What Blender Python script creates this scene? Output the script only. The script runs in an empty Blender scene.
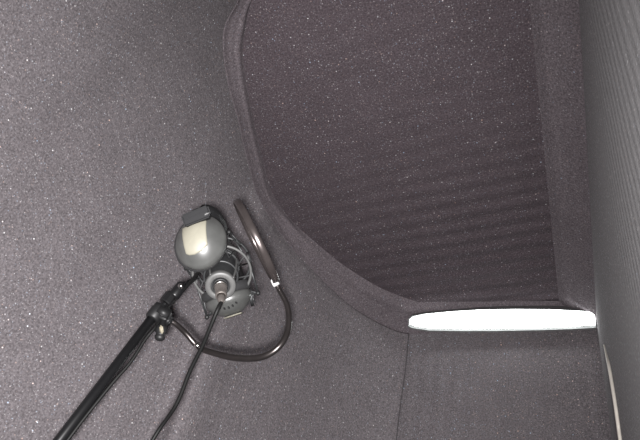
import bpy, bmesh, math, random
from mathutils import Vector as V, Matrix
random.seed(7)
S = bpy.context.scene
COL = S.collection

# ------------------------------------------------------------------ camera frame
FPX = 622.0
CAM = V((0.0, 0.0, 0.80))
R = Matrix(((0.92820977, 0.09478693, 0.35978057),
            (0.32055860, -0.69460819, -0.64401991),
            (0.18886186, 0.71311633, -0.67512688)))
RT, UP, TO = R.col[0].copy(), R.col[1].copy(), R.col[2].copy()   # right, up, towards the viewer


def ray(x, y):
    return R @ V(((x - 320) / FPX, -(y - 220) / FPX, -1.0))


def at(x, y, d):
    return CAM + ray(x, y) * d


def at_z(x, y, z):
    r = ray(x, y)
    return CAM + r * ((z - CAM.z) / r.z)


def at_plane(x, y, p, n):
    r = ray(x, y)
    return CAM + r * ((p - CAM).dot(n) / r.dot(n))


def img(dx, dy, tow=0.0):
    """direction: dx right, dy down as seen by the viewer, tow towards the viewer"""
    return (RT * dx - UP * dy + TO * tow).normalized()


# ------------------------------------------------------------------ materials
def new_mat(name):
    m = bpy.data.materials.new(name)
    m.use_nodes = True
    nt = m.node_tree
    return m, nt, nt.nodes['Principled BSDF']


def plain(name, col, rough=0.5, metal=0.0, noise=0.12, scale=60, spec=0.5, bump=0.0):
    m, nt, b = new_mat(name)
    tc = nt.nodes.new('ShaderNodeTexCoord')
    n = nt.nodes.new('ShaderNodeTexNoise')
    n.inputs['Scale'].default_value = scale
    n.inputs['Detail'].default_value = 4
    nt.links.new(tc.outputs['Object'], n.inputs['Vector'])
    r = nt.nodes.new('ShaderNodeValToRGB')
    lo = [c * (1 - noise) for c in col]
    hi = [min(1, c * (1 + noise)) for c in col]
    r.color_ramp.elements[0].color = (*lo, 1)
    r.color_ramp.elements[1].color = (*hi, 1)
    r.color_ramp.elements[0].position = 0.3
    r.color_ramp.elements[1].position = 0.7
    nt.links.new(n.outputs['Fac'], r.inputs['Fac'])
    nt.links.new(r.outputs['Color'], b.inputs['Base Color'])
    b.inputs['Roughness'].default_value = rough
    b.inputs['Metallic'].default_value = metal
    b.inputs['Specular IOR Level'].default_value = spec
    if bump:
        bp = nt.nodes.new('ShaderNodeBump')
        bp.inputs['Strength'].default_value = bump
        bp.inputs['Distance'].default_value = 0.001
        nt.links.new(n.outputs['Fac'], bp.inputs['Height'])
        nt.links.new(bp.outputs['Normal'], b.inputs['Normal'])
    return m


def carpet(name, base, rib=None, rib_depth=0.004, sheen=0.0, flecks=1.0, warp=0.5, slack=None):
    """felted lining with pale glitter flecks; rib = (scale, rotation xyz) of woven ridges"""
    m, nt, b = new_mat(name)
    N, L = nt.nodes.new, nt.links.new
    tc = N('ShaderNodeTexCoord')
    co = tc.outputs['Object']
    # pile grain
    n1 = N('ShaderNodeTexNoise'); n1.inputs['Scale'].default_value = 210; n1.inputs['Detail'].default_value = 3
    L(co, n1.inputs['Vector'])
    n2 = N('ShaderNodeTexNoise'); n2.inputs['Scale'].default_value = 9; n2.inputs['Detail'].default_value = 3
    L(co, n2.inputs['Vector'])
    r1 = N('ShaderNodeMapRange'); r1.inputs['From Min'].default_value = 0.3; r1.inputs['From Max'].default_value = 0.7
    r1.inputs['To Min'].default_value = 0.62; r1.inputs['To Max'].default_value = 1.38
    L(n1.outputs['Fac'], r1.inputs['Value'])
    r2 = N('ShaderNodeMapRange'); r2.inputs['From Min'].default_value = 0.3; r2.inputs['From Max'].default_value = 0.7
    r2.inputs['To Min'].default_value = 0.94; r2.inputs['To Max'].default_value = 1.06
    L(n2.outputs['Fac'], r2.inputs['Value'])
    mu = N('ShaderNodeMath'); mu.operation = 'MULTIPLY'
    L(r1.outputs['Result'], mu.inputs[0]); L(r2.outputs['Result'], mu.inputs[1])
    vm = N('ShaderNodeVectorMath'); vm.operation = 'SCALE'
    vm.inputs[0].default_value = base
    L(mu.outputs[0], vm.inputs['Scale'])
    cur = vm.outputs['Vector']
    # three sizes of fleck
    for sc, size, keep, gain in ((80, 0.17, 0.55, 1.0), (150, 0.30, 0.40, 0.40), (260, 0.36, 0.35, 0.32)):
        v = N('ShaderNodeTexVoronoi'); v.inputs['Scale'].default_value = sc
        v.inputs['Randomness'].default_value = 1.0
        L(co, v.inputs['Vector'])
        d = N('ShaderNodeMapRange'); d.inputs['From Min'].default_value = size; d.inputs['From Max'].default_value = size * 0.55
        L(v.outputs['Distance'], d.inputs['Value'])
        sep = N('ShaderNodeSeparateColor'); L(v.outputs['Color'], sep.inputs['Color'])
        k = N('ShaderNodeMapRange'); k.inputs['From Min'].default_value = keep; k.inputs['From Max'].default_value = 1.0
        L(sep.outputs['Red'], k.inputs['Value'])
        pw = N('ShaderNodeMath'); pw.operation = 'POWER'; pw.inputs[1].default_value = 1.8
        L(k.outputs['Result'], pw.inputs[0])
        f = N('ShaderNodeMath'); f.operation = 'MULTIPLY'
        L(d.outputs['Result'], f.inputs[0]); L(pw.outputs[0], f.inputs[1])
        g = N('ShaderNodeMath'); g.operation = 'MULTIPLY'; g.inputs[1].default_value = gain * flecks
        L(f.outputs[0], g.inputs[0])
        ramp = N('ShaderNodeValToRGB')
        e = ramp.color_ramp.elements
        e[0].position = 0; e[0].color = (0.55, 0.75, 1, 1)
        e[1].position = 1; e[1].color = (1, 0.66, 0.52, 1)
        x = e.new(0.3); x.color = (1, 1, 1, 1)
        x = e.new(0.75); x.color = (1, 0.96, 0.98, 1)
        L(sep.outputs['Green'], ramp.inputs['Fac'])
        mx = N('ShaderNodeMix'); mx.data_type = 'RGBA'
        L(g.outputs[0], mx.inputs['Factor'])
        L(cur, mx.inputs['A']); L(ramp.outputs['Color'], mx.inputs['B'])
        cur = mx.outputs['Result']
    L(cur, b.inputs['Base Color'])
    b.inputs['Roughness'].default_value = 0.95
    b.inputs['Specular IOR Level'].default_value = 0.1
    b.inputs['Sheen Weight'].default_value = sheen
    b.inputs['Sheen Roughness'].default_value = 0.45
    b.inputs['Sheen Tint'].default_value = (1, 1, 1, 1)
    bp = N('ShaderNodeBump'); bp.inputs['Strength'].default_value = 0.35; bp.inputs['Distance'].default_value = 0.0015
    L(n1.outputs['Fac'], bp.inputs['Height'])
    nrm = bp.outputs['Normal']
    if rib:
        mp = N('ShaderNodeMapping')
        mp.inputs['Rotation'].default_value = rib[1]
        L(co, mp.inputs['Vector'])
        w = N('ShaderNodeTexWave'); w.wave_type = 'BANDS'; w.bands_direction = 'X'
        w.inputs['Scale'].default_value = rib[0]
        w.inputs['Distortion'].default_value = warp
        w.inputs['Detail'].default_value = 1
        w.inputs['Detail Scale'].default_value = 0.5
        L(mp.outputs['Vector'], w.inputs['Vector'])
        b2 = N('ShaderNodeBump'); b2.inputs['Strength'].default_value = 1.0
        b2.inputs['Distance'].default_value = rib_depth
        hgt = w.outputs['Fac']
        if slack:
            sx = N('ShaderNodeSeparateXYZ'); L(co, sx.inputs[0])
            for axis, lo, hi, keep_ in slack:
                q = N('ShaderNodeMapRange'); q.interpolation_type = 'SMOOTHSTEP'
                q.inputs['From Min'].default_value = lo; q.inputs['From Max'].default_value = hi
                q.inputs['To Min'].default_value = keep_; q.inputs['To Max'].default_value = 1.0
                L(sx.outputs[axis], q.inputs['Value'])
                mm = N('ShaderNodeMath'); mm.operation = 'MULTIPLY'
                L(hgt, mm.inputs[0]); L(q.outputs['Result'], mm.inputs[1])
                hgt = mm.outputs[0]
        L(hgt, b2.inputs['Height'])
        L(nrm, b2.inputs['Normal'])
        nrm = b2.outputs['Normal']
    L(nrm, b.inputs['Normal'])
    return m


BASE = (0.160, 0.144, 0.152)
M = {}
M['wall'] = carpet('wall_carpet', BASE)
# wave texture: one band every pi/(10*scale) metres
M['wall_front'] = carpet('front_carpet', BASE, rib=(5.6, (0, 0, 0)), rib_depth=0.0024)
M['wall_right'] = carpet('right_carpet', tuple(c * 1.05 for c in BASE), rib=(11.0, (0, 0, math.radians(90))), rib_depth=0.00035, warp=2.5, sheen=0.13)
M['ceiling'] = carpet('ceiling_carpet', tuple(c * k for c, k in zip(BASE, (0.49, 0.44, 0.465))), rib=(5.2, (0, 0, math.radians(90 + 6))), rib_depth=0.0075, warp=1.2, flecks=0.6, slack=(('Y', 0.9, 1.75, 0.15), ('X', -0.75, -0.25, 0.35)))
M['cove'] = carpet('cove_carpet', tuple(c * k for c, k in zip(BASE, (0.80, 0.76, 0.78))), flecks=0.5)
M['floor'] = carpet('floor_carpet', (0.1, 0.09, 0.095))
M['black'] = plain('black_enamel', (0.006, 0.006, 0.0065), 0.36, spec=0.35)
M['black_matt'] = plain('black_plastic', (0.009, 0.009, 0.0095), 0.5, spec=0.35)
M['rubber'] = plain('black_rubber', (0.005, 0.005, 0.005), 0.55, spec=0.18)
M['cord'] = plain('black_elastic', (0.02, 0.02, 0.021), 0.8)
M['grey'] = plain('grey_satin_metal', (0.16, 0.16, 0.16), 0.42, 0.35)
M['grey_dark'] = plain('dark_grey_metal', (0.028, 0.029, 0.030), 0.45, 0.3)
M['shell'] = plain('grey_shell_plastic', (0.060, 0.061, 0.059), 0.36, 0.1, spec=0.8)
M['cream'] = plain('cream_plate', (0.20, 0.19, 0.152), 0.5, 0.0, 0.05)
M['steel'] = plain('bright_steel', (0.62, 0.60, 0.58), 0.22, 1.0, 0.06)
M['ferrule'] = plain('pale_ferrule_metal', (0.75, 0.75, 0.75), 0.4, 0.35)
M['yoke'] = plain('yoke_plastic', (0.010, 0.010, 0.011), 0.6, spec=0.2)
M['brushed'] = plain('brushed_connector', (0.30, 0.27, 0.25), 0.36, 0.8)
M['neck'] = plain('gooseneck_metal', (0.065, 0.057, 0.056), 0.30, 0.85)
M['rim'] = plain('smoky_rim', (0.085, 0.072, 0.07), 0.24, 0.7)
M['ivory'] = plain('ivory_cable', (0.80, 0.75, 0.67), 0.5, 0.0, 0.05)
M['ivory_dull'] = plain('dull_cap', (0.22, 0.20, 0.15), 0.5)
M['housing'] = plain('lamp_housing', (0.12, 0.12, 0.12), 0.5)
M['grey_matt'] = plain('grey_matt_paint', (0.068, 0.068, 0.067), 0.5, 0.0)
M['foam'] = plain('cushion_foam', (0.012, 0.012, 0.013), 0.9, bump=0.4, scale=300)


def make_glow():
    m, nt, b = new_mat('lit_diffuser')
    b.inputs['Base Color'].default_value = (0.9, 0.92, 0.92, 1)
    b.inputs['Emission Color'].default_value = (0.95, 1.0, 0.99, 1)
    b.inputs['Emission Strength'].default_value = 7.0
    return m


M['glow'] = make_glow()


def make_net():
    m, nt, b = new_mat('nylon_net')
    b.inputs['Base Color'].default_value = (0.03, 0.022, 0.022, 1)
    b.inputs['Roughness'].default_value = 0.7
    tc = nt.nodes.new('ShaderNodeTexCoord')
    v = nt.nodes.new('ShaderNodeTexNoise'); v.inputs['Scale'].default_value = 900
    nt.links.new(tc.outputs['Object'], v.inputs['Vector'])
    r = nt.nodes.new('ShaderNodeMapRange')
    r.inputs['From Min'].default_value = 0.35; r.inputs['From Max'].default_value = 0.65
    r.inputs['To Min'].default_value = 0.0; r.inputs['To Max'].default_value = 0.12
    nt.links.new(v.outputs['Fac'], r.inputs['Value'])
    nt.links.new(r.outputs['Result'], b.inputs['Alpha'])
    return m


M['net'] = make_net()


def make_grille():
    m, nt, b = new_mat('grille_mesh')
    tc = nt.nodes.new('ShaderNodeTexCoord')
    v = nt.nodes.new('ShaderNodeTexVoronoi'); v.inputs['Scale'].default_value = 700
    nt.links.new(tc.outputs['Object'], v.inputs['Vector'])
    r = nt.nodes.new('ShaderNodeValToRGB')
    r.color_ramp.elements[0].color = (0.01, 0.01, 0.01, 1)
    r.color_ramp.elements[1].color = (0.12, 0.12, 0.12, 1)
    r.color_ramp.elements[1].position = 0.5
    nt.links.new(v.outputs['Distance'], r.inputs['Fac'])
    nt.links.new(r.outputs['Color'], b.inputs['Base Color'])
    b.inputs['Metallic'].default_value = 0.6
    b.inputs['Roughness'].default_value = 0.5
    return m


M['grille'] = make_grille()


# ------------------------------------------------------------------ mesh helpers
def empty(name, loc, label, cat, group=None):
    o = bpy.data.objects.new(name, None)
    COL.objects.link(o)
    o.location = loc
    o.empty_display_size = 0.03
    o['label'] = label; o['category'] = cat
    if group: o['group'] = group
    return o


def world_loc(o):
    p = V(o.location)
    while o.parent:
        o = o.parent
        p += o.location
    return p


def obj(name, bm, mat, parent=None, smooth=True, origin=None, label=None, kind=None):
    """bmesh in world coordinates -> one mesh object, its origin at `origin` or at the middle of its shape"""
    vs = [v.co for v in bm.verts]
    if origin is None:
        lo = V((min(v[i] for v in vs) for i in range(3))); hi = V((max(v[i] for v in vs) for i in range(3)))
        origin = (lo + hi) / 2
    bmesh.ops.translate(bm, verts=bm.verts, vec=-V(origin))
    bmesh.ops.recalc_face_normals(bm, faces=bm.faces)
    me = bpy.data.meshes.new(name)
    for f in bm.faces: f.smooth = smooth
    bm.to_mesh(me); bm.free()
    me.materials.append(mat)
    o = bpy.data.objects.new(name, me)
    COL.objects.link(o)
    if parent is not None:
        o.parent = parent
        o.location = V(origin) - world_loc(parent)
    else:
        o.location = origin
    if label: o['label'] = label
    if kind: o['kind'] = kind
    return o


def spline(pts, n=8, closed=False):
    pts = [V(p) for p in pts]
    out = []
    N = len(pts)
    segs = N if closed else N - 1
    for i in range(segs):
        g = (lambda k: pts[k % N]) if closed else (lambda k: pts[max(0, min(N - 1, k))])
        p0, p1, p2, p3 = g(i - 1), g(i), g(i + 1), g(i + 2)
        for s in range(n):
            t = s / n
            out.append(0.5 * ((2 * p1) + (p2 - p0) * t + (2 * p0 - 5 * p1 + 4 * p2 - p3) * t * t + (3 * p1 - p0 - 3 * p2 + p3) * t ** 3))
    if not closed: out.append(pts[-1])
    return out


def tube(bm, pts, r, seg=12, closed=False, cap=True):
    pts = [V(p) for p in pts]
    n = len(pts)
    rad = r if isinstance(r, (list, tuple)) else [r] * n
    tan = []
    for i in range(n):
        a = pts[(i - 1) % n] if closed or i > 0 else pts[0]
        b = pts[(i + 1) % n] if closed or i < n - 1 else pts[-1]
        tan.append((b - a).normalized())
    nrm = tan[0].orthogonal().normalized()
    rings = []
    for i in range(n):
        nrm = (nrm - tan[i] * nrm.dot(tan[i])).normalized()
        bi = tan[i].cross(nrm)
        rings.append([bm.verts.new(pts[i] + (nrm * math.cos(2 * math.pi * k / seg) + bi * math.sin(2 * math.pi * k / seg)) * rad[i]) for k in range(seg)])
    for i in range(n if closed else n - 1):
        A, B = rings[i], rings[(i + 1) % n]
        if closed and i == n - 1:   # match the twist of the last joint
            off = min(range(seg), key=lambda o: (A[0].co - B[o].co).length)
            B = B[off:] + B[:off]
        for k in range(seg):
            bm.faces.new((A[k], A[(k + 1) % seg], B[(k + 1) % seg], B[k]))
    if cap and not closed:
        bm.faces.new(rings[0][::-1]); bm.faces.new(rings[-1])
    return bm


def frame_of(n, hint=None):
    n = n.normalized()
    h = hint if hint is not None else (V((0, 0, 1)) if abs(n.z) < 0.9 else V((1, 0, 0)))
    x = (h - n * h.dot(n)).normalized()
    return x, n.cross(x), n


def lathe(bm, c, n, prof, seg=40, hint=None, closed=False):
    """profile of (radius, height along n)"""
    x, y, n = frame_of(n, hint)
    rings = []
    for r, h in prof:
        if r < 1e-6:
            rings.append([bm.verts.new(c + n * h)])
        else:
            rings.append([bm.verts.new(c + n * h + (x * math.cos(2 * math.pi * k / seg) + y * math.sin(2 * math.pi * k / seg)) * r) for k in range(seg)])
    pr = list(zip(rings, rings[1:])) + ([(rings[-1], rings[0])] if closed else [])
    for A, B in pr:
        for k in range(seg):
            k2 = (k + 1) % seg
            if len(A) == 1 and len(B) == 1: continue
            if len(A) == 1: bm.faces.new((A[0], B[k2], B[k]))
            elif len(B) == 1: bm.faces.new((A[k], A[k2], B[0]))
            else: bm.faces.new((A[k], A[k2], B[k2], B[k]))
    return bm


def torus(bm, c, n, Rr, r, seg=64, sec=10):
    prof = [(Rr + r * math.cos(2 * math.pi * k / sec), r * math.sin(2 * math.pi * k / sec)) for k in range(sec)]
    return lathe(bm, c, n, prof, seg, closed=True)


def box(bm, c, x, y, z, sx, sy, sz, bev=0.0):
    x, y, z = x.normalized(), y.normalized(), z.normalized()
    vs = [bm.verts.new(c + x * a * sx / 2 + y * b * sy / 2 + z * d * sz / 2) for a in (-1, 1) for b in (-1, 1) for d in (-1, 1)]
    fs = [bm.faces.new([vs[i] for i in q]) for q in ((0, 1, 3, 2), (4, 6, 7, 5), (0, 4, 5, 1), (2, 3, 7, 6), (0, 2, 6, 4), (1, 5, 7, 3))]
    if bev:
        es = list({e for f in fs for e in f.edges})
        bmesh.ops.bevel(bm, geom=es, offset=bev, segments=3, affect='EDGES')
    return bm


def strip(bm, rows):
    """grid of faces through rows of points"""
    g = [[bm.verts.new(p) for p in r] for r in rows]
    for A, B in zip(g, g[1:]):
        for k in range(len(A) - 1):
            bm.faces.new((A[k], A[k + 1], B[k + 1], B[k]))
    return bm


def slab(bm, poly, depth):
    """closed outline (list of points) given thickness along `depth`"""
    a = [bm.verts.new(p) for p in poly]
    b = [bm.verts.new(p + depth) for p in poly]
    bm.faces.new(a); bm.faces.new(b[::-1])
    n = len(a)
    for i in range(n):
        bm.faces.new((a[i], b[i], b[(i + 1) % n], a[(i + 1) % n]))
    return bm


def bms(): return bmesh.new()


# ------------------------------------------------------------------ the booth
ZC = CAM.z + 1.43           # ceiling
ZW = CAM.z + 1.36           # top of the walls, foot of the sloping cove
left_px = [((238, 0), (252, 0)), ((225, 25), (246, 28)), ((223, 50), (243, 52)), ((228, 85), (247, 85)), ((238, 120), (253, 118)),
           ((242, 140), (258, 140)), ((249, 168), (265, 168)), ((256, 192), (271, 190)), ((268, 215), (281, 207)),
           ((288, 244), (296, 225)), ((312, 270), (314, 241)), ((345, 302), (342, 264)), ((372, 320), (375, 285)),
           ((395, 331), (400, 296)), ((408, 334), (418, 302))]
outL = [at_z(*a, ZW) for a, b in left_px]
inL = [at_z(*b, ZC) for a, b in left_px]
# round behind the viewer
back = [V((-0.632, 0.47, 0)), V((-0.645, 0.32, 0)), V((-0.64, 0.05, 0)), V((-0.60, -0.90, 0))]
outB = [V((p.x, p.y, ZW)) for p in back][::-1]
inB = [V((p.x + 0.07, p.y + 0.01, ZC)) for p in back][::-1]
inB[0].y += 0.06
oLall = outB + outL
iLall = inB + inL
# the left lining leans outwards below its rim near the viewer, upright by the front corner
midL = [V((-1.08, -0.90, 0)), V((-1.14, -0.30, 0)), V((-1.19, 0.10, 0)), V((-1.22, 0.36, 0)), V((-1.23, 0.52, 0)), V((-1.225, 0.64, 0)), V((-1.21, 0.75, 0)),
        V((-1.18, 0.86, 0)), V((-1.145, 0.97, 0)), V((-1.10, 1.07, 0)), V((-1.06, 1.16, 0)), V((-1.01, 1.26, 0))]
wallL = [V((p.x, p.y, 0)) for p in midL]
rest = oLall[len(midL):]
for k, p in enumerate(rest):
    out_ = 0.045 * (1 - k / (len(rest) - 1))
    wallL.append(V((p.x - out_ * 0.93, p.y - out_ * 0.1, 0)))
flL = wallL
ZP = ZC + 0.85              # the left lining runs up behind the hanging ceiling raft
oS, iS, fS = spline(oLall, 6), spline(iLall, 6), spline(flL, 6)
rows = []
for k in range(25):
    z = ZP * (1 - k / 24)
    u = max(0.0, (z - 1.10) / (ZP - 1.10)) ** 1.35 * 0.86      # leans in over the viewer towards the top
    rows.append([V((b.x + (a.x - b.x) * u, b.y + (a.y - b.y) * u, z)) for a, b in zip(oS, fS)])
obj('wall_left', strip(bms(), rows), M['wall'], kind='structure')

FLo, FLi, FLf = oLall[-1], iLall[-1], flL[-1]
FRo, FRi = at_z(597, 328, ZW), at_z(559, 301, ZC)
FRf = V((FRo.x, FRo.y, 0))


def lin(a, b, n): return [a.lerp(b, k / n) for k in range(n + 1)]


obj('wall_front', strip(bms(), [lin(FLo.lerp(FLf, k / 8), FRo.lerp(FRf, k / 8), 12) for k in range(9)]), M['wall_front'], kind='structure')
XR = FRo.x
BRo = V((XR + 0.004, -0.90, ZW)); BRi = at_z(538, 0, ZC); BRi = V((BRi.x, -0.83, ZC)); BRf = V((BRo.x, BRo.y, 0))
obj('wall_right', strip(bms(), [lin(FRo.lerp(FRf, k / 8), BRo.lerp(BRf, k / 8), 12) for k in range(9)]), M['wall_right'], kind='structure')
BLo, BLi, BLf = oLall[0], iLall[0], flL[0]
obj('wall_back', strip(bms(), [lin(V((BRo.x, BRo.y, ZP)).lerp(BRf, k / 8), V((BLf.x, BLf.y, ZP)).lerp(BLf, k / 8), 12) for k in range(9)]), M['wall'], kind='structure')


def cove(name, O, I, n=20, lip=0.009, hung=False):
    rows = [[V((o.x, o.y, ZP)) for o in O], [V((o.x, o.y, ZC)) for o in O]] if hung else []      # outer face of the hanging rim
    for k in range(n + 1):
        t = k / n
        row = []
        for o, i in zip(O, I):
            flat = V((i.x - o.x, i.y - o.y, 0)).normalized()
            nn = (flat * (i.z - o.z) / max(1e-6, (i - o).length) - V((0, 0, 1)) * ((V((i.x - o.x, i.y - o.y, 0))).length / (i - o).length)).normalized()
            bulge = lip * math.sin(math.pi * (t - 0.5) / 0.5) ** 2 if t > 0.5 else -lip * 0.35 * math.sin(math.pi * t / 0.5) ** 2
            row.append(o.lerp(i, t) + nn * bulge)
        rows.append(row)
    obj(name, strip(bms(), rows), M['cove'], kind='structure')


cove('trim_1', oS, iS, hung=True)
cove('trim_2', lin(FLo, FRo, 14), lin(FLi, FRi, 14), lip=0.006)
cove('trim_3', lin(FRo, BRo, 14), lin(FRi, BRi, 14), lip=0.004)
cove('trim_4', lin(BRo, BLo, 14), lin(BRi, BLi, 14))

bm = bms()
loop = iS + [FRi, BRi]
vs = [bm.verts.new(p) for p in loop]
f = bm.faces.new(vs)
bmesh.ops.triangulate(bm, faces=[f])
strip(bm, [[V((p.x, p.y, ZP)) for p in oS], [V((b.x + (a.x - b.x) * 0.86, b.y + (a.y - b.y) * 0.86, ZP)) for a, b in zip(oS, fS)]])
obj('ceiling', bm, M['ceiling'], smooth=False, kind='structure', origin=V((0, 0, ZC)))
bm = bms()
vs = [bm.verts.new(p) for p in fS + [FRf, BRf]]
f = bm.faces.new(vs)
bmesh.ops.triangulate(bm, faces=[f])
obj('floor', bm, M['floor'], smooth=False, kind='structure')

seam = [FLo.lerp(FLf, k / 14) + V((0.004 + 0.003 * math.sin(k * 1.9), -0.004, 0)) for k in range(15)]
M['seam'] = plain('dark_piping', (0.07, 0.065, 0.068), 0.9)
obj('trim_5', tube(bms(), spline(seam, 5), 0.0017, 8), M['seam'], kind='structure')

# ------------------------------------------------------------------ strip lamp in the front cove
slope_n = ((FRo - FLo).cross(FLi - FLo)).normalized()
if slope_n.y > 0: slope_n = -slope_n
top_px = [(409.5, 320), (413, 317.5), (424, 315), (450, 312.4), (480, 310.6), (515, 310), (550, 310.3), (580, 311.8), (591, 312.6), (594.5, 314.5)]
bot_px = [(595.5, 325), (586, 325.2), (575, 326.6), (540, 327.8), (500, 328.6), (465, 328.8), (430, 328.2), (415, 326), (409.5, 324)]
lp = FLo.lerp(FRi, 0.5) + slope_n * 0.045
root = empty('strip_light', at_plane(500, 330, lp, slope_n), 'long glowing white strip light set in the sloping cove above the front wall', 'light')
o = [at_plane(x, y, lp, slope_n) for x, y in top_px + bot_px]
bm = slab(bms(), o, -slope_n * 0.012)
obj('diffuser', bm, M['glow'], root, smooth=False, label='lit white lamp cover')
top2 = [(408, 319), (412, 316), (424, 313.8), (450, 311.4), (480, 309.6), (515, 309), (550, 309.3), (580, 310.8), (592, 311.8), (596, 313.8)]
bot2 = [(596, 326.2), (575, 327.6), (540, 328.8), (500, 329.6), (465, 329.8), (430, 329.2), (413, 326.8), (408.5, 324.6)]
lp2 = lp - slope_n * 0.008
o = [at_plane(x, y, lp2, slope_n) for x, y in top2 + bot2]
lip_ = [at_plane(x, y, lp, slope_n) for x, y in bot2[::-1]]
lo_ = [at_plane(x, y + 1.6, lp, slope_n) for x, y in bot2]
obj('lower_lip', slab(bms(), [p + slope_n * 0.012 for p in lip_ + lo_], -slope_n * 0.040), M['housing'], root, smooth=False)
obj('housing', slab(bms(), o, -slope_n * 0.050), M['housing'], root, smooth=False)

# ------------------------------------------------------------------ ivory cable down the right corner
pR = V((XR - 0.005, 0, 0)); nR = V((1, 0, 0))
pts = [at_plane(x, y, pR, nR) for x, y in ((604, 345), (606.5, 356), (608.7, 365), (612, 384), (615, 403), (618, 424), (620.5, 442))]
e = pts[-1]
pts += [V((e.x, e.y - 0.01, z)) for z in (e.z - 0.25, 0.6, 0.25, 0.005)]
sp = spline(pts, 6)
rad = [0.0018 + min(1, i / 10) * 0.0022 for i in range(len(sp))]
o = obj('wire', tube(bms(), sp, rad, 10), M['ivory'])
o['label'] = 'thin ivory cable hanging down the right wall beneath the strip light'; o['category'] = 'cable'

# ------------------------------------------------------------------ microphone
mb, mt = at(220.5, 286, 0.98), at(222, 250, 1.135)
ax = (mt - mb).normalized()               # from the plug end to the head
mic_len = (mt - mb).length


def on_axis(s): return mb + ax * s


mic = empty('studio_microphone', mb, 'dark grey studio microphone seen from its plug end inside the round shock mount', 'microphone')
bm = lathe(bms(), mb, ax, [(0, 0.010), (0.0095, 0.010), (0.0095, 0.004), (0.0165, 0.004), (0.0185, 0.006), (0.0205, 0.02), (0.023, 0.035), (0.025, 0.05), (0.0255, 0.09), (0.0255, 0.10), (0, 0.10)], 48)
obj('body', bm, M['grey_dark'], mic)
bm = lathe(bms(), mb, ax, [(0, 0.10), (0.0262, 0.10), (0.0265, 0.104), (0.0262, 0.140), (0.022, 0.158), (0.012, 0.166), (0, 0.168)], 48)
obj('grille', bm, M['grille'], mic)
bm = lathe(bms(), mb, ax, [(0.0262, 0.097), (0.0275, 0.098), (0.0275, 0.103), (0.0262, 0.104)], 48, closed=True)
obj('grille_band', bm, M['grey_dark'], mic)
obj('socket', lathe(bms(), mb, ax, [(0.0095, 0.012), (0.0095, -0.001), (0.0125, -0.001), (0.0125, 0.006)], 32), M['black_matt'], mic)

# ------------------------------------------------------------------ microphone cable with plug
plug_c = mb - ax * 0.002
pd = -ax
xc = empty('microphone_cable', plug_c, 'black cable plugged into the microphone and trailing down past the boom', 'cable')
pa, pb_ = mb + ax * 0.002, at(221.5, 302, 0.925)
pdn = (pb_ - pa).normalized()
Lp = (pb_ - pa).length
bm = lathe(bms(), pa, pdn, [(0, 0), (0.0092, 0), (0.0095, 0.002), (0.0095, 0.016), (0.0088, 0.018), (0.0088, Lp * 0.62), (0.0078, Lp * 0.68), (0, Lp * 0.68)], 32)
plug = obj('plug', bm, M['brushed'], xc, label='metal connector plug')
bm = lathe(bms(), pa, pdn, [(0, Lp * 0.66), (0.0070, Lp * 0.66), (0.0058, Lp * 0.9), (0.0034, Lp * 1.02), (0, Lp * 1.06)], 24)
obj('strain_relief', bm, M['brushed'], xc)
obj('locking_ring', lathe(bms(), pa, pdn, [(0.0093, 0.003), (0.0104, 0.004), (0.0104, 0.008), (0.0093, 0.009)], 32, closed=True), M['steel'], xc)
c0 = pa + pdn * Lp
pts = [c0, at(217, 311, 0.915), at(210, 328, 0.915), at(202.5, 346, 0.92), at(190, 371, 0.925), at(176, 405, 0.925), at(151, 443, 0.92)]
e = pts[-1]
pts += [V((e.x - 0.01, e.y - 0.01, 1.0)), V((e.x, e.y - 0.02, 0.55)), V((e.x + 0.02, e.y - 0.03, 0.15)), V((e.x + 0.10, e.y - 0.04, 0.004)), V((e.x + 0.22, e.y - 0.20, 0.004))]
obj('lead', tube(bms(), spline(pts, 8), 0.0031, 12), M['rubber'], xc)

# ------------------------------------------------------------------ shock mount
sm = empty('shock_mount', on_axis(0.06), 'grey ringed shock mount cradling the microphone at the end of the boom', 'shock mount')
s1 = 0.050
c1 = on_axis(s1)
c1 = at(222, 273, (-(R.transposed() @ (c1 - CAM))).z)
R1 = 0.0475
c2 = c1 + ax * 0.042
obj('outer_ring', torus(bms(), c1, ax, R1, 0.0023), M['grey_matt'], sm)
obj('outer_ring', torus(bms(), c2, ax, R1, 0.0023), M['grey_dark'], sm)
ux, uy, _ = frame_of(ax, RT)
uy = -uy if uy.dot(UP) > 0 else uy        # ux right, uy down in the view


def rim_pt(c, deg, rr): return c + (ux * math.cos(math.radians(deg)) + uy * math.sin(math.radians(deg))) * rr


for k in range(4):
    a = 22 + 90 * k + 45
    obj('post', tube(bms(), [rim_pt(c1, a, R1), rim_pt(c2, a, R1)], 0.0020, 8), M['grey'], sm)
# grey cup that grips the foot of the microphone
bm = lathe(bms(), mb, ax, [(0.0150, 0.0035), (0.0150, -0.0015), (0.0160, -0.0025), (0.0228, -0.0025), (0.0240, -0.0010), (0.0240, 0.010), (0.0225, 0.012), (0.0195, 0.012)], 48, closed=True)
cup = obj('base_cup', bm, M['grey_matt'], sm)
# inner cage: two collars and ribs
obj('collar', torus(bms(), on_axis(0.038), ax, 0.0270, 0.0020, 48), M['grey_dark'], sm)
obj('collar', torus(bms(), on_axis(0.080), ax, 0.0290, 0.0024, 48), M['grey_dark'], sm)
for a in (-128, -30, 55, 145):
    pts = [rim_pt(on_axis(0.002), a, 0.0235), rim_pt(on_axis(0.016), a, 0.0262), rim_pt(on_axis(0.038), a, 0.0290), rim_pt(on_axis(0.080), a, 0.0305)]
    obj('cage_rib', tube(bms(), spline(pts, 5), 0.0017, 8), M['grey_matt'], sm)
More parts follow.
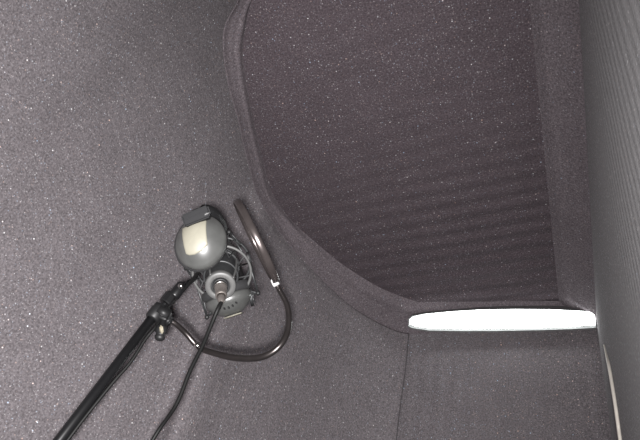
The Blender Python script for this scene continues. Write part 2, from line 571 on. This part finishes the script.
# elastic cords strung between the rings and the cage
for k in range(8):
    a = 20 + 45 * k
    obj('elastic_cord', tube(bms(), [rim_pt(c1, a - 12, R1), rim_pt(on_axis(0.060), a + 8, 0.0282), rim_pt(c2, a + 26, R1)], 0.0014, 8), M['cord'], sm)
# four corner lugs on struts
lug_px = [(258, 293), (207, 317), (186, 268), (229, 232)]
dl = (-(R.transposed() @ (c1 + ax * 0.02 - CAM))).z
for lx, ly in lug_px:
    p = at(lx, ly, dl)
    rel = p - c1
    a0 = math.degrees(math.atan2(rel.dot(uy), rel.dot(ux)))
    st = bms()
    tube(st, [rim_pt(c1, a0 - 42, R1), p], 0.0017, 8)
    tube(st, [rim_pt(c1, a0 + 42, R1), p], 0.0017, 8)
    tube(st, [rim_pt(c2, a0 - 36, R1), p], 0.0015, 8)
    tube(st, [rim_pt(c2, a0 + 36, R1), p], 0.0015, 8)
    o = obj('corner_strut', st, M['grey_dark'], sm)
    lb = lathe(bms(), p, ax, [(0, -0.0045), (0.0032, -0.004), (0.0042, 0), (0.0032, 0.004), (0, 0.0045)], 16)
    obj('lug', lb, M['black_matt'], o)
# stem towards the boom
tip = at(190, 282, 1.015)
stem = [tip, at(195, 278, 1.03), rim_pt(c1, 172, R1)]
obj('stem', tube(bms(), spline(stem, 4), 0.0042, 12), M['black_matt'], sm)

# ------------------------------------------------------------------ boom stand
p_top, p_low = at(160, 308, 0.985), at(61, 438, 0.865)
bd = (p_low - p_top).normalized()
p_piv = p_low + bd * 0.22
bs = empty('boom_stand', V((p_piv.x, p_piv.y, 0)), 'black boom stand reaching in from the lower left to hold the microphone', 'microphone stand')
px, py, _ = frame_of(bd, TO)
obj('boom_arm', tube(bms(), [p_top - bd * 0.004, p_piv + bd * 0.05], 0.0078, 20), M['black'], bs)
obj('end_rod', tube(bms(), [p_top, tip - bd * 0.002], 0.0042, 14), M['black'], bs)
bm = lathe(bms(), p_top, -bd, [(0, -0.022), (0.0105, -0.022), (0.0118, -0.020), (0.0118, -0.004), (0.0105, -0.002), (0.0105, 0.004), (0, 0.004)], 28)
obj('clutch_collar', bm, M['black_matt'], bs)
bm = lathe(bms(), at(167, 300, 0.99), -bd, [(0, -0.006), (0.0088, -0.006), (0.0098, -0.004), (0.0098, 0.010), (0.0085, 0.013), (0, 0.013)], 8)
obj('hex_nut', bm, M['black'], bs, smooth=False)
bm = lathe(bms(), at(178, 290.5, 1.0), -bd, [(0, -0.014), (0.0085, -0.014), (0.0095, -0.011), (0.0092, 0.010), (0.0068, 0.014), (0, 0.014)], 24)
obj('swivel_joint', bm, M['black'], bs)
kn = at(181, 286, 0.988)
obj('lock_screw', lathe(bms(), kn, TO, [(0, -0.004), (0.004, -0.004), (0.0045, 0.003), (0.003, 0.006), (0, 0.006)], 16), M['steel'], bs)
# pivot, column and tripod (below the frame)
col_x, col_y = p_piv.x, p_piv.y
bm = bms(); tube(bm, [p_piv - V((0.022, 0, 0)), p_piv + V((0.022, 0, 0))], 0.020, 24)
obj('pivot_clutch', bm, M['black_matt'], bs)
obj('column', tube(bms(), [V((col_x, col_y, p_piv.z)), V((col_x, col_y, 0.16))], [0.0095, 0.0095], 20), M['black'], bs)
obj('lower_tube', tube(bms(), [V((col_x, col_y, 0.62)), V((col_x, col_y, 0.12))], [0.0125, 0.0125], 20), M['black'], bs)
for k in range(3):
    a = math.radians(20 + 120 * k)
    d = V((math.cos(a), math.sin(a), 0))
    q = V((col_x, col_y, 0))
    leg = obj('leg', tube(bms(), [q + V((0, 0, 0.24)), q + d * 0.25 + V((0, 0, 0.012))], 0.008, 14), M['black'], bs)
    ft = lathe(bms(), q + d * 0.25, V((0, 0, 1)), [(0, 0), (0.012, 0), (0.012, 0.014), (0.009, 0.022), (0, 0.022)], 16)
    obj('rubber_foot', ft, M['rubber'], leg)

# ------------------------------------------------------------------ pop filter on its gooseneck
pf_c = at(256.2, 241.5, 1.0)
e1 = img(0.44, 0.90)
th = math.asin(0.045)
side = img(0.90, -0.44)
to_v = (CAM - pf_c).normalized()
to_v = (to_v - e1 * to_v.dot(e1)).normalized()
e2 = (to_v * math.cos(th) + side * math.sin(th)).normalized()
pn = e1.cross(e2).normalized()
pf = empty('pop_filter', at(166, 316, 0.985), 'round pop filter beside the microphone on a long curled gooseneck', 'pop filter')
RP = 0.0735
bm = lathe(bms(), pf_c, pn, [(RP - 0.0015, -0.0058), (RP, -0.0056), (RP + 0.0012, -0.003), (RP + 0.0012, 0.003), (RP, 0.0056), (RP - 0.0015, 0.0058)], 96, closed=True)
bs_ = 1 if pn.dot(RT) < 0 else -1
obj('hoop', bm, M['rim'], pf)
bm = lathe(bms(), pf_c, pn, [(RP - 0.001, 0.0), (RP * 0.93, 0.004 * bs_), (RP * 0.75, 0.009 * bs_), (RP * 0.4, 0.0125 * bs_), (0, 0.0135 * bs_)], 96)
obj('net', bm, M['net'], pf)
foot = at(275.0, 281.5, 1.0)
neck = [at(168, 320, 0.982), at(175, 323.5, 0.985), at(186, 333.5, 0.995), at(198, 346.5, 0.995), at(212, 352.5, 0.985), at(236, 358, 0.955),
        at(262, 357, 0.935), at(280, 345.5, 0.935), at(288.5, 327, 0.955), at(287.5, 307, 0.975), at(280, 291, 0.992), foot]
gs = spline(neck, 10)
obj('gooseneck', tube(bms(), gs, [0.0042 + 0.0009 * math.sin(math.pi * i / (len(gs) - 1)) ** 2 for i in range(len(gs))], 16), M['neck'], pf)
fd = (at(280, 291, 0.992) - foot).normalized()
obj('ferrule', lathe(bms(), foot + TO * 0.006, fd, [(0, -0.005), (0.005, -0.005), (0.0056, -0.003), (0.0056, 0.005), (0.0048, 0.007), (0, 0.007)], 20), M['ferrule'], pf)
bm = bms(); tube(bm, [at(195.5, 344, 0.994), at(199.5, 347.2, 0.993)], 0.0050, 16)
obj('sleeve', bm, M['steel'], pf)
# clamp gripping the boom
cc = at(163, 314, 0.982)
cd = img(0.25, 0.97)
bm = box(bms(), cc, bd, px, py, 0.020, 0.026, 0.027, 0.004)
obj('clamp', bm, M['black_matt'], pf)
bm = box(bms(), at(168.5, 320.5, 0.980), img(0.8, 0.6), img(-0.6, 0.8), TO, 0.013, 0.017, 0.016, 0.003)
obj('neck_socket', bm, M['black_matt'], pf)
s0, s1_ = at(163.5, 320, 0.972), at(159.5, 339, 0.962)
sd = (s1_ - s0).normalized(); sl = (s1_ - s0).length
scr = obj('thumb_screw', lathe(bms(), s0, sd, [(0, 0), (0.0045, 0), (0.0045, sl * 0.3), (0.0095, sl * 0.34), (0.0095, sl * 0.66), (0.0072, sl * 0.72), (0.0072, sl * 0.80), (0.0085, sl * 0.86), (0.0078, sl), (0.004, sl + 0.003), (0, sl + 0.003)], 20), M['black_matt'], pf)
tag_c = at(161.5, 329.5, 0.955)
obj('screw_cap', box(bms(), tag_c, img(0.15, 1), img(1, -0.15), TO, 0.013, 0.0055, 0.005, 0.002), M['ivory_dull'], scr, label='pale cap on the screw')

# ------------------------------------------------------------------ headphones slung over the mount
RC = 0.0395
hp = empty('headphones', at(200.5, 243, 0.97), 'grey headphones with a pale plate on the ear cup slung over the shock mount', 'headphones')


def dome_h(r, Rr, H): return H * max(0.0, 1 - (r / Rr) ** 2.5)


def stretch(bm, c, k, f):
    for v in bm.verts:
        v.co += k * ((v.co - c).dot(k) * (f - 1))
    return bm


def ear_cup(c, n, hint, pad=V((0, 0, 0)), oval=1.0):
    kd = (hint - n * hint.dot(n)).normalized()
    H = 0.023
    prof = [(0, H)] + [(RC * k / 12, dome_h(RC * k / 12, RC, H)) for k in range(1, 12)] + [(RC * 0.985, 0.0015), (RC, -0.003), (RC * 0.99, -0.008), (RC * 0.95, -0.011), (0, -0.011)]
    sh = obj('ear_cup', stretch(lathe(bms(), c, n, prof, 56, hint), c, kd, oval), M['shell'], hp)
    cu = [(RC * 0.90, -0.011), (RC * 1.03, -0.013), (RC * 1.06, -0.019), (RC * 1.0, -0.026), (RC * 0.84, -0.028), (RC * 0.62, -0.025), (RC * 0.58, -0.018), (RC * 0.6, -0.011)]
    obj('cushion', stretch(lathe(bms(), c + pad, n, cu, 56, hint, closed=True), c + pad, kd, oval), M['foam'], sh)
    return sh


# cup facing the viewer
ca = at(200.7, 241.5, 0.955)
na = ((CAM - ca).normalized() + img(-0.55, -0.85) * 0.50).normalized()
cupA = ear_cup(ca, na, UP, img(-0.7, -0.7) * 0.006, 1.13)
kx = (RT - na * RT.dot(na)).normalized(); ky = na.cross(kx)
unit = 0.955 / FPX
ol = [(-18.5, 12.5), (-6, 18), (5.8, 23.0), (7.5, 11), (9.5, 0), (10, -2.5), (4.5, -8.5), (-2.5, -12.2), (-8, -13), (-11.5, -12.0), (-14, -4)]
bm = bms()
cx, cy = -3.0, 6.0
loops = []
for t in [0.0, 0.35, 0.65, 0.85, 0.97, 1.0, 1.0]:
    ringv = []
    for j in range(len(ol)):
        for u in range(3):
            a, b_ = ol[j], ol[(j + 1) % len(ol)]
            x0, y0 = a[0] + (b_[0] - a[0]) * u / 3, a[1] + (b_[1] - a[1]) * u / 3
            gx, gy = (cx + (x0 - cx) * t) * unit, (cy + (y0 - cy) * t) * unit
            X, Y = gx, gy
            for _ in range(12):
                P = kx * X + ky * Y * 1.13 + na * (dome_h(math.hypot(X, Y), RC, 0.023))
                X += 0.7 * (gx - P.dot(RT)); Y += 0.7 * (gy - P.dot(UP))
                rr = math.hypot(X, Y)
                if rr > RC * 0.985: X, Y = X * RC * 0.985 / rr, Y * RC * 0.985 / rr
            lift = 0.0022 if len(loops) < 5 else (0.0016 if len(loops) == 5 else -0.002)
            ringv.append(ca + kx * X + ky * Y * 1.13 + na * (dome_h(math.hypot(X, Y), RC, 0.023) + lift))
    loops.append(ringv)
cvert = bm.verts.new(loops[0][0])
g = [[bm.verts.new(p) for p in r] for r in loops[1:]]
nn_ = len(g[0])
for k in range(nn_): bm.faces.new((cvert, g[0][k], g[0][(k + 1) % nn_]))
for A, B in zip(g, g[1:]):
    for k in range(nn_): bm.faces.new((A[k], B[k], B[(k + 1) % nn_], A[(k + 1) % nn_]))
obj('cup_plate', bm, M['cream'], cupA, label='pale cream plate')
# cable stub under that cup
st0 = at(203.5, 262, 0.955)
obj('cable_stub', lathe(bms(), at(203, 259, 0.958), img(0.02, 0.8, 0.3), [(0, 0), (0.0048, 0), (0.0045, 0.009), (0.003, 0.014), (0, 0.014)], 16), M['grey_dark'], cupA)

# cup hanging below the mount
cb = at(229.5, 302, 1.045)
nb = (img(0.30, 0.95) * 0.98 + (CAM - cb).normalized() * 0.16).normalized()
cupB = ear_cup(cb, nb, RT)
vx = img(0.95, -0.30); vx = (vx - nb * vx.dot(nb)).normalized(); vy = nb.cross(vx)
if vy.dot(UP) < 0: vy = -vy
for k in range(4):
    X = (-0.005 + k * 0.0070); Y = (1 if vy.dot(TO) > 0 else -1) * (0.0305 - 0.0004 * k)
    c = cb + vx * X + vy * Y + nb * (dome_h(math.hypot(X, Y), RC, 0.023) - 0.0004)
    obj('vent_slot', box(bms(), c, vx, vy, nb, 0.0024, 0.015, 0.004, 0.0008), M['black_matt'], cupB)

obj('cup_plate', box(bms(), cb + nb * 0.0238, vx, vy, nb, 0.030, 0.030, 0.0015, 0.0005), M['cream'], cupB, label='pale cream plate seen edge-on')
# yoke and headband
yc = at(197.3, 219.4, 0.946)
yx = img(27, -11, -3); yn = img(-0.05, -0.2, 1)
yn = (yn - yx * yn.dot(yx)).normalized()
yy = yn.cross(yx)
yk = obj('yoke', box(bms(), yc, yx, yy, yn, 0.041, 0.0110, 0.016, 0.002), M['yoke'], hp, smooth=False)
obj('yoke_hinge', box(bms(), at(196.3, 215.5, 0.966), yx, yy, yn, 0.045, 0.018, 0.010, 0.003), M['yoke'], yk, smooth=False)
for k, (xx, ln) in enumerate(((188.5, 0.004), (194.5, 0.011), (207, 0.008))):
    c = at(xx, 222.2 - (xx - 188.5) * 0.43 - (0.5 if k == 2 else 0), 0.9395)
    obj('yoke_slot', box(bms(), c, yx, yy, yn, ln, 0.0022, 0.003, 0.0006), M['grey'], yk)
band = spline([at(192, 214, 0.99), at(203, 209, 0.995), at(214, 213.5, 1.01), at(221, 224, 1.05), at(226, 242, 1.15), at(234, 262, 1.165), at(243, 283, 1.12), at(248, 294, 1.07)], 8)
bm = bms()
rows = []
for i, p in enumerate(band):
    t = (band[min(i + 1, len(band) - 1)] - band[max(i - 1, 0)]).normalized()
    w = img(0.75, -0.3, -0.9)
    w = (w - t * w.dot(t)).normalized()
    if i and w.dot(pw_) < 0: w = -w
    pw_ = w
    h = t.cross(w)
    rows.append([p + w * 0.008 + h * 0.0025, p + w * 0.008 - h * 0.0025, p - w * 0.008 - h * 0.0025, p - w * 0.008 + h * 0.0025, p + w * 0.008 + h * 0.0025])
strip(bm, rows)
bmesh.ops.remove_doubles(bm, verts=bm.verts, dist=1e-6)
obj('headband', bm, M['black_matt'], hp)
yb = at(250, 297, 1.055)
obj('yoke', box(bms(), yb, img(0.95, -0.3), img(0.3, 0.95), nb, 0.012, 0.02, 0.018, 0.003), M['grey_dark'], hp)
# their thin cable, along the boom
side_v = (RT * 0.62 - UP * 0.62 * 0.9).normalized()


def along(s, off): return p_top + bd * s + side_v * off + TO * 0.003


L0 = (p_low - p_top).length
pts = [at(203.5, 264.5, 0.963), at(199, 271, 0.962), at(190, 282.5, 0.990), at(181, 293, 1.002), at(170, 305.5, 1.002), along(0.025, 0.0125), along(0.05, 0.0115), along(0.09, 0.0145), along(0.13, 0.0115), along(0.19, 0.0095), along(L0, 0.0095), along(L0 + 0.2, 0.0095)]
obj('cable', tube(bms(), spline(pts, 8), 0.0026, 10), M['rubber'], hp)

# ------------------------------------------------------------------ light: camera flash, the strip lamp
fl = bpy.data.lights.new('flash', 'SPOT')
fl.energy = 196
fl.color = (1.0, 0.98, 0.98)
fl.spot_size = math.radians(112)
fl.spot_blend = 1.0
fl.shadow_soft_size = 0.018
fo = bpy.data.objects.new('flash', fl)
COL.objects.link(fo)
fo.location = CAM + RT * 0.0 - UP * 0.006 + TO * 0.08
fo.rotation_euler = (-ray(150, 285)).to_track_quat('Z', 'Y').to_euler()

W = bpy.data.worlds.new('World'); S.world = W
W.use_nodes = True
W.node_tree.nodes['Background'].inputs['Color'].default_value = (0.5, 0.5, 0.52, 1)
W.node_tree.nodes['Background'].inputs['Strength'].default_value = 0.02

cam = bpy.data.cameras.new('camera')
co = bpy.data.objects.new('camera', cam)
COL.objects.link(co)
co.location = CAM
co.rotation_euler = R.to_euler()
cam.sensor_width = 36
cam.lens = 36 * FPX / 640
cam.clip_start = 0.01
S.camera = co
S.view_settings.view_transform = 'Standard'
S.view_settings.look = 'None'
S.view_settings.exposure = 0
S.view_settings.gamma = 1
S.view_settings.use_curve_mapping = False
